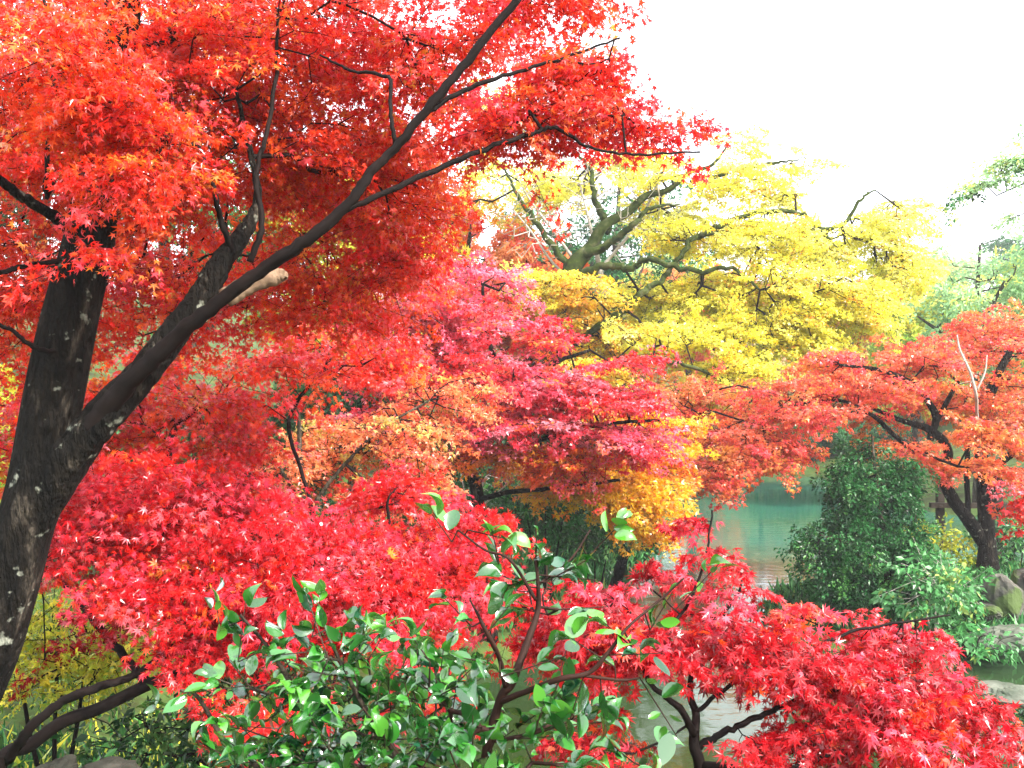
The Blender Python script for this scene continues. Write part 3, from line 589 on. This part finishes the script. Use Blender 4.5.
st = [[tuple(b) + (.016,)] + px_limb([(335, 840, 2.9, 9), (325, 760, 2.9, 8), (300, 700, 2.95, 7), (270, 650, 3.0, 4), (240, 615, 3.0, 3)]),
      [tuple(b + [.02, 0, 0]) + (.014,)] + px_limb([(370, 840, 2.8, 8), (400, 770, 2.8, 7), (360, 700, 2.9, 5), (330, 640, 3.0, 3), (318, 605, 3.0, 2)]),
      [tuple(b + [-.02, .03, 0]) + (.012,)] + px_limb([(290, 830, 3, 7), (240, 770, 3, 6), (200, 700, 3.1, 4), (180, 690, 3.1, 3)])]
blobs = [(310, 690, 3.0, 95, 35, .2, 24, CAM), (290, 745, 2.9, 100, 26, .22, 28, CAM), (390, 735, 2.8, 80, 34, .25, 26, CAM), (345, 650, 3.0, 40, 16, .15, 6, CAM), (330, 790, 2.7, 130, 24, .3, 36, CAM), (430, 700, 2.8, 30, 16, .2, 8, CAM)]
ex = [(222, 618, 3.0, -.2, -1, CAML), (238, 640, 3.0, .1, -1, CAM), (312, 615, 3.0, .2, -1, CAML), (325, 620, 3.0, .9, -.5, CAM), (180, 692, 3.1, -1, -.2, CAM), (290, 640, 3, -.3, -1, CAM), (400, 650, 2.9, .4, -.9, CAM), (350, 640, 3.0, .4, -.8, CAML), (420, 660, 2.8, -.1, -1, CAML)]
shrub('camellia_bush', 'broad glossy green camellia bush at the bottom, left of the tall camellia', 'shrub', b, st, blobs, extra=ex)
b = at(470, 930, 2.6); b[2] = gz(b[0], 2.6) - .03
st = [[tuple(b) + (.014,)] + px_limb([(478, 850, 2.6, 12), (484, 768, 2.6, 11), (500, 700, 2.6, 9), (512, 682, 2.6, 9), (528, 640, 2.65, 7), (538, 610, 2.7, 6), (538, 585, 2.7, 4), (536, 560, 2.7, 3)]),
      px_limb([(506, 690, 2.6, 6), (500, 660, 2.55, 5), (488, 635, 2.5, 5), (478, 615, 2.5, 3), (470, 600, 2.5, 2)]),
      px_limb([(500, 702, 2.6, 7), (530, 690, 2.55, 6), (560, 679, 2.5, 6), (590, 672, 2.5, 5), (610, 650, 2.5, 4), (630, 625, 2.55, 3), (660, 600, 2.6, 2.5), (684, 578, 2.6, 2)]),
      px_limb([(580, 675, 2.5, 4), (620, 680, 2.5, 3), (640, 678, 2.5, 2)]),
      px_limb([(536, 600, 2.7, 4), (510, 560, 2.7, 3), (485, 550, 2.75, 2.5), (458, 530, 2.8, 2)]),
      px_limb([(538, 585, 2.7, 3), (570, 560, 2.75, 2), (590, 530, 2.8, 2)])]
ex = [(452, 520, 2.8, -.6, -.8, CAML), (468, 530, 2.78, .8, .2, CAML), (500, 545, 2.75, -.2, -.9, CAML), (536, 550, 2.7, 0, -1, CAML), (530, 565, 2.7, -.8, -.3, CAM), (545, 560, 2.7, .8, -.4, CAM), (540, 575, 2.7, .9, .1, CAM),
      (535, 580, 2.7, -.9, .2, CAM), (588, 535, 2.8, .7, -.7, CAM), (472, 605, 2.5, -.7, -.7, CAM), (480, 620, 2.5, .5, -.6, CAML), (488, 640, 2.5, -.9, -.1, CAM), (500, 655, 2.5, .7, -.2, CAM),
      (675, 588, 2.6, .7, -.7, CAML), (650, 608, 2.6, .5, -.8, CAML), (632, 625, 2.55, -.7, -.6, CAML), (615, 645, 2.5, -.8, -.5, CAM), (610, 655, 2.5, .8, .0, CAM), (640, 678, 2.5, .5, .8, CAM), (600, 675, 2.5, .1, 1, CAM),
      (585, 672, 2.5, -.3, 1, CAM), (430, 640, 2.7, -.6, -.8, CAML), (560, 680, 2.5, -.4, .8, CAM)]
blobs = [(460, 735, 2.6, 70, 24, .2, 20, CAM), (550, 725, 2.6, 40, 14, .15, 7, CAM), (480, 785, 2.5, 110, 20, .2, 22, CAM), (545, 600, 2.8, 20, 14, .12, 4, CAM), (630, 772, 2.7, 50, 8, .2, 5, CAML), (440, 690, 2.7, 24, 20, .15, 6, CAM)]
shrub('camellia_bush', 'tall open camellia with forked reddish stem, in front of the red leaves', 'shrub', b, st, blobs, extra=ex, K=6, bark='redtwig')

# ------------------------------------------------------------------ bottom left: ferns, yellow-green shrub, boulders
def bush(name, label, cat, px, py, Y, rx, ry, dp, n, pal, tmpl=T1, size=.05, mat='green', K=30, L=.3, group=None, stems=3, bark='twig', **kw):
    c = at(px, py, Y); b = np.array([c[0], Y, gz(c[0], Y) - .04])
    top = c + [0, 0, ry * Y / 1000 * .4]; w_ = rx * Y / 1000
    st = []
    for k in range(stems):
        o = (k - (stems - 1) / 2) / max(1, stems)
        st.append([tuple(b + [o * .12, 0, 0]) + (.02,), tuple(b * .5 + c * .5 + [o * w_ * .5, rng.normal(0, .05), 0]) + (.015,), tuple(c + [o * w_, rng.normal(0, .1), 0]) + (.011,), tuple(top + [o * w_ * 1.5, 0, 0]) + (.006,)])
    return shrub(name, label, cat, b, st, [(px, py, Y, rx, ry, dp, n, pal)], K=K, L=L, tmpl=tmpl, size=size, mat=mat, bark=bark, group=group, rtip=.004, step=.2, wide=.45, tilt=.6, hang=.5, thick=.15, droop=.15, **kw)
bush('leafy_shrub', 'yellow green leafy shrub behind the arching trunk, bottom left', 'shrub', 55, 650, 7.2, 110, 50, .6, 150, YGRN, T3, .045)
bush('leafy_shrub', 'dark green shrub under the crimson maple, beside the ferns', 'shrub', 200, 740, 6.2, 110, 36, .6, 60, DGRN, T1, .07)

def fern(px, py, Y, s, label, pal):
    c = at(px, py, Y); b = np.array([c[0], Y, gz(c[0], Y)]); root = empty('fern', b, label, 'fern', 'ferns at the bottom left')
    for k in range(11):
        a = k * 2.4 + rng.random(); out = np.array([math.cos(a), math.sin(a), 0]); Lf = s * rng.uniform(.7, 1.1); t = np.linspace(0, 1, 22)
        mid = b + out * (t * Lf)[:, None] * .85 + np.array([0, 0, 1.]) * (Lf * (1.0 * t - .85 * t * t) * 1.0)[:, None]
        tan = nrm(np.gradient(mid, axis=0)); side = nrm(np.cross(tan, [0, 0, 1.]))
        pos = np.vstack([mid[3:], mid[3:]]); sd = np.vstack([side[3:], -side[3:]]); tn = np.vstack([tan[3:], tan[3:]])
        ln = np.tile(np.sin(np.pi * (.15 + .83 * t[3:])) * Lf * .24, 2)
        V, F, cc = place_leaves(TL, pos, sd + tn * .5, np.cross(sd, tn) * -np.sign(np.cross(sd, tn)[:, 2:3]) * -1, ln, pick(pal, len(pos)))
        V2, F2 = frusta(mid[:-1], mid[1:], np.full(21, .003), np.full(21, .0025), 4)
        cs = np.full((len(V2), 3), .1); V = np.vstack([V, V2]); F = np.vstack([F, F2 + len(cc)])
        build('frond', V, F, M['green'], root, cols=np.vstack([cc, cs]))
fern(40, 735, 5.4, .55, 'bright green fern just above the thin arching trunk', LGRN)
fern(110, 745, 5.1, .5, 'fern at the bottom edge between the arching trunk and the boulders', LGRN)
fern(15, 790, 5.0, .45, 'fern in the bottom left corner of the photo', YGRN)
fern(85, 690, 6.0, .5, 'fern behind the upper arching branch', LGRN)

def rock(px, py, Y, sx, sy, sz, label, group=None, name='boulder', mat='rock', seed=0, flat=False):
    r_ = np.random.default_rng(seed)
    c = at(px, py, Y); z = max(gz(c[0], Y), -.3)
    nu, nv = 36, 20; u = np.linspace(0, 2 * np.pi, nu, endpoint=False); v = np.linspace(0, np.pi, nv)
    U, W = np.meshgrid(u, v); D = np.stack([np.cos(U) * np.sin(W), np.sin(U) * np.sin(W), np.cos(W)], -1).reshape(-1, 3)
    rad = np.ones(len(D))
    for k in range(14):       # chipped facets
        nn = nrm(r_.normal(size=3)); h = r_.uniform(.55, .85); dd = D @ nn
        rad = np.minimum(rad, np.where(dd > .05, h / np.maximum(dd, .05), 9))
    if flat: rad = np.minimum(rad, np.where(D[:, 2] > .05, .55 / np.maximum(D[:, 2], .05), 9))
    rad += .03 * np.sin(D @ r_.normal(size=3) * 9) + .015 * np.sin(D @ r_.normal(size=3) * 23)
    V = D * rad[:, None] * [sx, sy, sz] + [c[0], Y, c[2]]
    i = np.arange(nu * nv).reshape(nv, nu); j = np.roll(i, -1, 1)
    F = np.stack([i[:-1], i[1:], j[1:], j[:-1]], -1).reshape(-1, 4)
    o = build(name, V, F, M[mat], smooth=False)
    return tag(o, label, 'rock' if name == 'boulder' else 'stone slab', group)
rock(112, 785, 5.0, .2, .25, .15, 'dark boulder under the arching trunk at the bottom left', 'boulders', mat='darkrock', seed=1)
rock(55, 783, 4.9, .16, .2, .13, 'smaller dark boulder at the bottom edge, left of another', 'boulders', mat='darkrock', seed=2)
rock(1004, 600, 15.6, .36, .4, .50, 'upright grey rock on the pond edge at the right', 'boulders', seed=3)
rock(1030, 592, 15.9, .32, .4, .55, 'tall grey rock cut off by the right edge of the photo', 'boulders', seed=4)
rock(985, 615, 15.4, .26, .3, .2, 'low pale rock beside the upright grey rock', 'boulders', seed=5)
rock(1020, 640, 14.6, .8, .5, .32, 'broad flat stone ledge by the water below the grey rocks', 'stone slabs', 'stone_slab', 'slab', 6, True)
rock(1012, 752, 10.9, .4, .45, .3, 'greenish stone slab in the bottom right corner', 'stone slabs', 'stone_slab', 'slab', 7, True)
rock(1010, 700, 12.4, .45, .4, .3, 'wet stone slab in the water above the bottom right corner', 'stone slabs', 'stone_slab', 'slab', 8, True)

# ------------------------------------------------------------------ peninsula: evergreen, light shrub, low shrubs
b, tr = up_trunk(885, 618, 16, .06, [(888, 590, 16, 8), (886, 550, 16, 7), (880, 510, 16, 5), (875, 470, 16, 3), (872, 435, 16, 2)])
blobs = [(868, 500, 16, 36, 34, .6, 50, GRN), (850, 545, 15.9, 50, 26, .7, 64, GRN), (895, 545, 16, 40, 30, .7, 60, GRN), (858, 585, 15.8, 48, 20, .6, 52, GRN), (905, 500, 16.2, 28, 26, .5, 30, GRN), (868, 455, 16.1, 18, 20, .35, 14, GRN),
         (815, 545, 15.8, 22, 12, .4, 12, GRN), (905, 590, 16, 26, 16, .5, 22, DGRN), (850, 480, 16, 30, 22, .45, 24, GRN), (895, 475, 16.1, 30, 22, .45, 24, GRN), (825, 570, 15.7, 26, 14, .4, 16, GRN), (912, 555, 15.8, 26, 20, .45, 22, GRN)]
tree('evergreen_tree', 'small dense dark green evergreen tree on the pond bank', 'tree', b, tr, [px_limb([(886, 570, 16, 5), (850, 545, 15.8, 4), (820, 535, 15.7, 2)]), px_limb([(886, 560, 16, 5), (910, 530, 16.1, 4), (918, 500, 16.2, 2)])],
     blobs, K=90, L=.42, tmpl=T1, size=.066, mat='green', bark='greybark', rtip=.004, rmax=.02, flat=.5, tilt=.7, thick=.14, hang=.4)
bush('leafy_shrub', 'pale green spreading shrub with large leaves, right of the evergreen', 'shrub', 935, 592, 15, 42, 26, .6, 60, LGRN, T1, .12, K=26, L=.4, bark='pale')
bush('leafy_shrub', 'pale green shrub overhanging the water below the stone ledge', 'shrub', 965, 640, 14.2, 40, 12, .5, 24, LGRN, T1, .11, K=22, L=.35)
bush('leafy_shrub', 'yellow green low shrub behind the evergreen at the maple foot', 'shrub', 925, 548, 18.6, 50, 16, .7, 50, YGRN, T1, .10, K=30, L=.4)
bush('leafy_shrub', 'green low shrub right of the dark twin trunk', 'shrub', 1015, 545, 18.6, 34, 18, .7, 40, GRN, T1, .10, K=30, L=.4)
bush('leafy_shrub', 'dark green shrub in the water corner under the pale green shrub', 'shrub', 905, 660, 13.6, 36, 16, .5, 30, DGRN, T1, .10, K=30, L=.35)
bush('leafy_shrub', 'dark green shrub between the two stone slabs at the bottom right', 'shrub', 1000, 722, 11.6, 36, 14, .4, 30, DGRN, T1, .07, K=30, L=.3)
bush('red_shrub', 'red leafed shrub at the right edge in front of the dark trunk', 'shrub', 1040, 515, 16.4, 22, 20, .5, 26, RED, T3, .09, mat='maple', K=30, L=.4)

# dark wooden railing at the right
b = at(990, 475, 20); root = empty('wooden_railing', (b[0], 20, gz(b[0], 20)), 'dark weathered wooden railing behind the right maple trunk', 'railing')
def beam(p, q, w_, h):
    p = np.array(p, float); q = np.array(q, float); d = nrm(q - p); s = nrm(np.cross(d, [0, .01, 1.] if abs(d[2]) < .9 else [1, 0, 0])); t = np.cross(s, d)
    V = [e + s * a * w_ / 2 + t * c * h / 2 for e in (p, q) for a, c in ((-1, -1), (1, -1), (1, 1), (-1, 1))]
    return np.array(V), np.array([(0, 1, 2, 3), (7, 6, 5, 4), (0, 4, 5, 1), (1, 5, 6, 2), (2, 6, 7, 3), (3, 7, 4, 0)])
for y in (470, 505):
    V, F = beam(at(930, y, 20), at(1110, y + 2, 20), .12, .14 if y < 480 else .1); build('rail', V, F, M['wood'], root)
for x in (940, 998, 1060, 1105):
    t = at(x, 462, 20.1); V, F = beam(t, (t[0], t[1], gz(t[0], 20.1) - .1), .13, .13); build('post', V, F, M['wood'], root)

# ------------------------------------------------------------------ centre bank: dark shrubs and reeds
G_ = 'dark shrubs along the left bank of the pond'
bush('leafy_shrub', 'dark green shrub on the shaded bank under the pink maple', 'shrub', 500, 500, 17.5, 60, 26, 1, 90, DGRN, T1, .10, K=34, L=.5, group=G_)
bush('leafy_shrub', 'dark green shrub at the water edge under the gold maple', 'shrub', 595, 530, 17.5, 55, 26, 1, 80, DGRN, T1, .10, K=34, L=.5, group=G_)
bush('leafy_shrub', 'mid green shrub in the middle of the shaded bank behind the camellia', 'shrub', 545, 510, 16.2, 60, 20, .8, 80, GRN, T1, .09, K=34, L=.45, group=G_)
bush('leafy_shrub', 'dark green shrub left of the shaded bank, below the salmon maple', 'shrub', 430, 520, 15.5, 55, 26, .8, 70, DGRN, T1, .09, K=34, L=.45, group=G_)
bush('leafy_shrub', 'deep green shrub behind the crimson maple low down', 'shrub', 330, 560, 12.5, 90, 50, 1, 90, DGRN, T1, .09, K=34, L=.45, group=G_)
b, tr = up_trunk(470, 540, 15.5, .02, [(474, 515, 15.5, 3), (480, 490, 15.5, 3), (490, 470, 15.5, 2)])
bare('bare_sapling', 'thin whitish bare stems in the dark hollow under the pink maple', b, tr, [px_limb([(475, 512, 15.5, 2), (495, 495, 15.4, 2), (512, 480, 15.4, 1)]), px_limb([(472, 525, 15.5, 2), (466, 500, 15.4, 2), (462, 480, 15.4, 1)])], [(490, 485, 15.5, 25, 14, .5, 14, GG)], rt=.004)

def grass_patch(name, pts, n, h, pal, label):
    pts = np.array(pts); c = pts[rng.integers(0, len(pts), n)]; P = np.column_stack([c[:, 0] + rng.normal(0, 1, n) * c[:, 2], c[:, 1] + rng.normal(0, 1, n) * c[:, 2]])
    keep = pond_dist(P[:, 0], P[:, 1]) > -.05; P = P[keep]; n = len(P); z = height(P[:, 0], P[:, 1])
    pos = np.column_stack([P, z - .02]); ax = np.array([0, 0, 1.]) + rng.normal(0, .35, (n, 3)); up = nrm(rng.normal(size=(n, 3)))
    V, F, c = place_leaves(TL, pos, ax, up, h * rng.uniform(.5, 1.3, n), pick(pal, n)); o = build(name, V, F, M['green'], cols=c); tag(o, label, 'ground cover', kind='stuff')
grass_patch('bank_grass', [(-.5, 18.5, 1.2), (.3, 20.5, 1.2), (-2, 17, 1.5), (1.5, 22.5, 1), (6, 17, .8), (8, 18, 1), (9, 17, 1), (2, 25, 1), (7.5, 16, .7)], 30000, .28, LGRN + GRN, 'green grass and reeds on the pond banks')
grass_patch('undergrowth', [(-3, 6.5, 1), (-2.5, 5.3, .8), (-1.5, 7, .8), (-4, 8, 1.5), (-1, 5, .8), (0, 5.5, .8)], 14000, .14, YGRN + GRN + DGRN, 'low green undergrowth on the near bank')

# ------------------------------------------------------------------ far trees: across the pond, on the hillside and behind the left maples
def far_tree(px, base_py, Y, top_py, wpx, pal, label, kind='broad', n=60, size=.22, group='trees beyond the pond', bark='greybark', K=60):
    x = (px - 512) / 1000 * Y; z0 = gz(x, Y) - .2; zt = CAMZ + (384 - top_py) / 1000 * Y; H = zt - z0; w_ = wpx / 1000 * Y / 2
    b = np.array([x, Y, z0]); tr = [(x, Y, z0, H * .028), (x + H * .01, Y, z0 + H * .3, H * .02), (x - H * .015, Y, z0 + H * .6, H * .012), (x, Y, z0 + H * .93, H * .004)]
    lim = []
    for k in range(4):
        a = k * 1.6 + px; s = .28 + .1 * k
        lim.append([(x, Y, z0 + H * s, H * .011), (x + math.cos(a) * w_ * .4, Y + math.sin(a) * w_ * .4, z0 + H * (s + .12), H * .008), (x + math.cos(a) * w_ * .8, Y + math.sin(a) * w_ * .8, z0 + H * (s + .2), H * .003)])
    cpy = lambda f: 384 - (z0 + H * f - CAMZ) * 1000 / Y
    hp = H * 1000 / Y; blobs = []
    for k in range(7):
        a = k * 2.4 + px * .1; rr = .5 * wpx * (.6 if k else 0); f = .5 + .38 * (k / 7) if kind != 'cone' else .25 + .6 * k / 7
        sc_ = (1 - .35 * k / 7) if kind != 'cone' else (1 - .8 * k / 7)
        blobs.append((px + rr * math.cos(a) * sc_, cpy(f), Y + rr * math.sin(a) * Y / 1000 * .8, wpx * .30 * sc_, hp * .15, w_ * .5, max(4, int(n / 7 * sc_ * 1.2)), pal))
    return tree('broadleaf_tree' if kind != 'cone' else 'conifer_tree', label, 'tree', b, tr, lim, blobs, K=K, L=size * 5.5, tmpl=T1 if pal in (GRN, DGRN, PGRN) else T3, size=size, mat='far', bark=bark,
                group=group, side_twigs=False, rtip=.012, rmax=.08, step=.8, sides=8, flat=.35, tilt=.7, thick=.12, twsides=3)
far = [
    (690, 0, 47, 385, 130, SALM, 'salmon tree across the pond, between the gold and orange red maples', 'broad'),
    (760, 0, 49, 330, 130, MIXW, 'brownish pink tree across the pond behind the yellow maple boughs', 'broad'),
    (800, 0, 45, 425, 110, GRN, 'rounded green tree at the far water edge, left of the evergreen', 'broad'),
    (860, 0, 50, 265, 130, SALM, 'salmon pink tree on the far bank, right under the yellow crown', 'broad'),
    (880, 0, 46, 425, 110, GRN, 'green tree at the far water edge, right behind the evergreen', 'broad'),
    (980, 0, 31, 225, 150, PGRN, 'pale green tree with loose crown above the orange red maple', 'broad'),
    (915, 0, 37, 265, 120, YGRN, 'yellow green tree between the yellow maple and pale green tree', 'broad'),
    (1030, 0, 44, 270, 130, GRN, 'green tree behind the right maple at the photo edge', 'broad'),
    (950, 0, 48, 400, 120, YGRN, 'yellow green tree low behind the right maple trunk', 'broad'),
    (620, 0, 34, 150, 210, GRN, 'tall green tree behind the bare white branches', 'broad'),
    (530, 0, 32, 150, 150, GRN, 'dark green tree left of the bare white branches', 'cone'),
    (690, 0, 42, 240, 160, SALM, 'faded orange tree behind the mossy limbs', 'broad'),
    (465, 0, 25, 160, 160, SALM, 'orange pink maple between the big red maple and the bare tree', 'broad'),
    (530, 0, 24, 205, 130, SALM, 'salmon tree directly above the pink maple', 'broad'),
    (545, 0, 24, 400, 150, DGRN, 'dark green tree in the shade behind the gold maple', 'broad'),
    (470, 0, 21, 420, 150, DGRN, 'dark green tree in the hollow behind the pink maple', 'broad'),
    (400, 0, 24, 180, 160, YELL, 'yellow tree glimpsed behind the big red maple', 'broad'),
    (300, 0, 20, 120, 200, YGRN, 'yellow green tree seen through gaps of the red crown', 'broad'),
    (170, 0, 18, 60, 220, GRN, 'tall green tree behind the leaning trunk', 'broad'),
    (40, 0, 20, 0, 220, GRN, 'tall green tree at the upper left behind the red leaves', 'broad'),
    (-90, 0, 17, 40, 220, DGRN, 'dark green tree beyond the left edge', 'broad'),
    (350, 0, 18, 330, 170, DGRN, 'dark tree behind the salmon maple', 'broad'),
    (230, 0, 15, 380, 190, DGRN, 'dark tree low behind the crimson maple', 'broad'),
    (90, 0, 14, 400, 190, GRN, 'green tree low behind the dark leaning trunk', 'broad'),
    (-30, 0, 13, 380, 170, YGRN, 'yellow green tree low at the left edge', 'broad'),
    (1090, 0, 30, 200, 170, PGRN, 'pale green tree beyond the right edge', 'broad'),
    (860, 0, 75, 300, 120, MIXW, 'hazy brownish tree on the hillside behind the yellow crown', 'broad'),
    (960, 0, 80, 255, 130, PGRN, 'hazy pale tree on the hillside below the overhanging pine branch', 'broad'),
    (1040, 0, 78, 230, 130, GRN, 'hazy green hillside tree at the far right', 'broad'),
    (760, 0, 78, 290, 130, SALM, 'hazy orange hillside tree behind the yellow maple', 'broad'),
    (660, 0, 75, 250, 130, PGRN, 'hazy pale hillside tree behind the mossy limbs', 'broad'),
    (560, 0, 70, 240, 140, GRN, 'hazy green hillside tree behind the bare tree', 'broad'),
]
for px, bp_, Y, top, wpx, pal, lab, kind in far:
    sp = .17 if Y < 30 else (.22 if Y < 60 else .34)
    sz_ = .11 if Y < 30 else (.16 if Y < 60 else .3)
    far_tree(px, bp_, Y, top, wpx, pal, lab, kind, n=190 if Y < 60 else 110, size=sz_, K=60)

# ------------------------------------------------------------------ overhanging branch tip of a tree standing off the right edge
b = np.array([8.2, 13.0, gz(8.2, 13.0) - .1]); b = np.array([9.6, 15.5, gz(9.6, 15.5) - .1])
tr = [tuple(b) + (.16,), (9.5, 15, 3.5, .13), (9.4, 14.2, 6, .09), (9.3, 13.8, 8, .05), (9.2, 13.5, 9.2, .02)]
lim = [[(9.4, 14.0, 6.6, .05), (8.4, 13.4, 6.95, .035), (7.4, 13.1, 6.9, .02), (6.3, 13, 6.45, .008)], [(9.35, 13.9, 7.4, .04), (9.0, 13.2, 7.9, .02), (8.3, 12.8, 7.6, .008)]]
blobs = [(1012, 168, 13, 26, 13, .4, 26, PGRN, 30), (985, 186, 13, 22, 9, .3, 16, PGRN, 25), (968, 198, 13, 10, 5, .2, 5, GRN), (1080, 130, 13.2, 60, 26, .8, 60, PGRN), (1130, 40, 13.6, 70, 50, 1, 60, PGRN), (1020, 216, 13.4, 12, 5, .3, 5, PGRN), (1018, 170, 12.8, 9, 8, .2, 5, GRN)]
tree('overhanging_tree', 'pale green branch tip hanging into the white sky at the upper right', 'tree', b, tr, lim, blobs, K=46, L=.32, tmpl=T1, size=.055, mat='far', rtip=.004, rmax=.02, flat=.4, tilt=.7, hang=.5, thick=.12)

# ------------------------------------------------------------------ haze
def haze(d):
    m, t, o = newmat('haze_air'); v = t.nodes.new('ShaderNodeVolumePrincipled')
    v.inputs['Density'].default_value = d; v.inputs['Color'].default_value = (.96, .97, 1, 1); v.inputs['Anisotropy'].default_value = .3
    t.links.new(v.outputs[0], o.inputs['Volume'])
    x0, x1, y0, y1, z0, z1 = -440, 440, -430, 450, -2, 45
    V = [(x, y, z) for z in (z0, z1) for x, y in ((x0, y0), (x1, y0), (x1, y1), (x0, y1))]
    F = np.array([(3, 2, 1, 0), (4, 5, 6, 7), (0, 1, 5, 4), (1, 2, 6, 5), (2, 3, 7, 6), (3, 0, 4, 7)])
    tag(build('haze', V, F, m), 'thin pale haze over the garden', 'haze', kind='stuff')
HAZE = 0.0012
if HAZE: haze(HAZE)
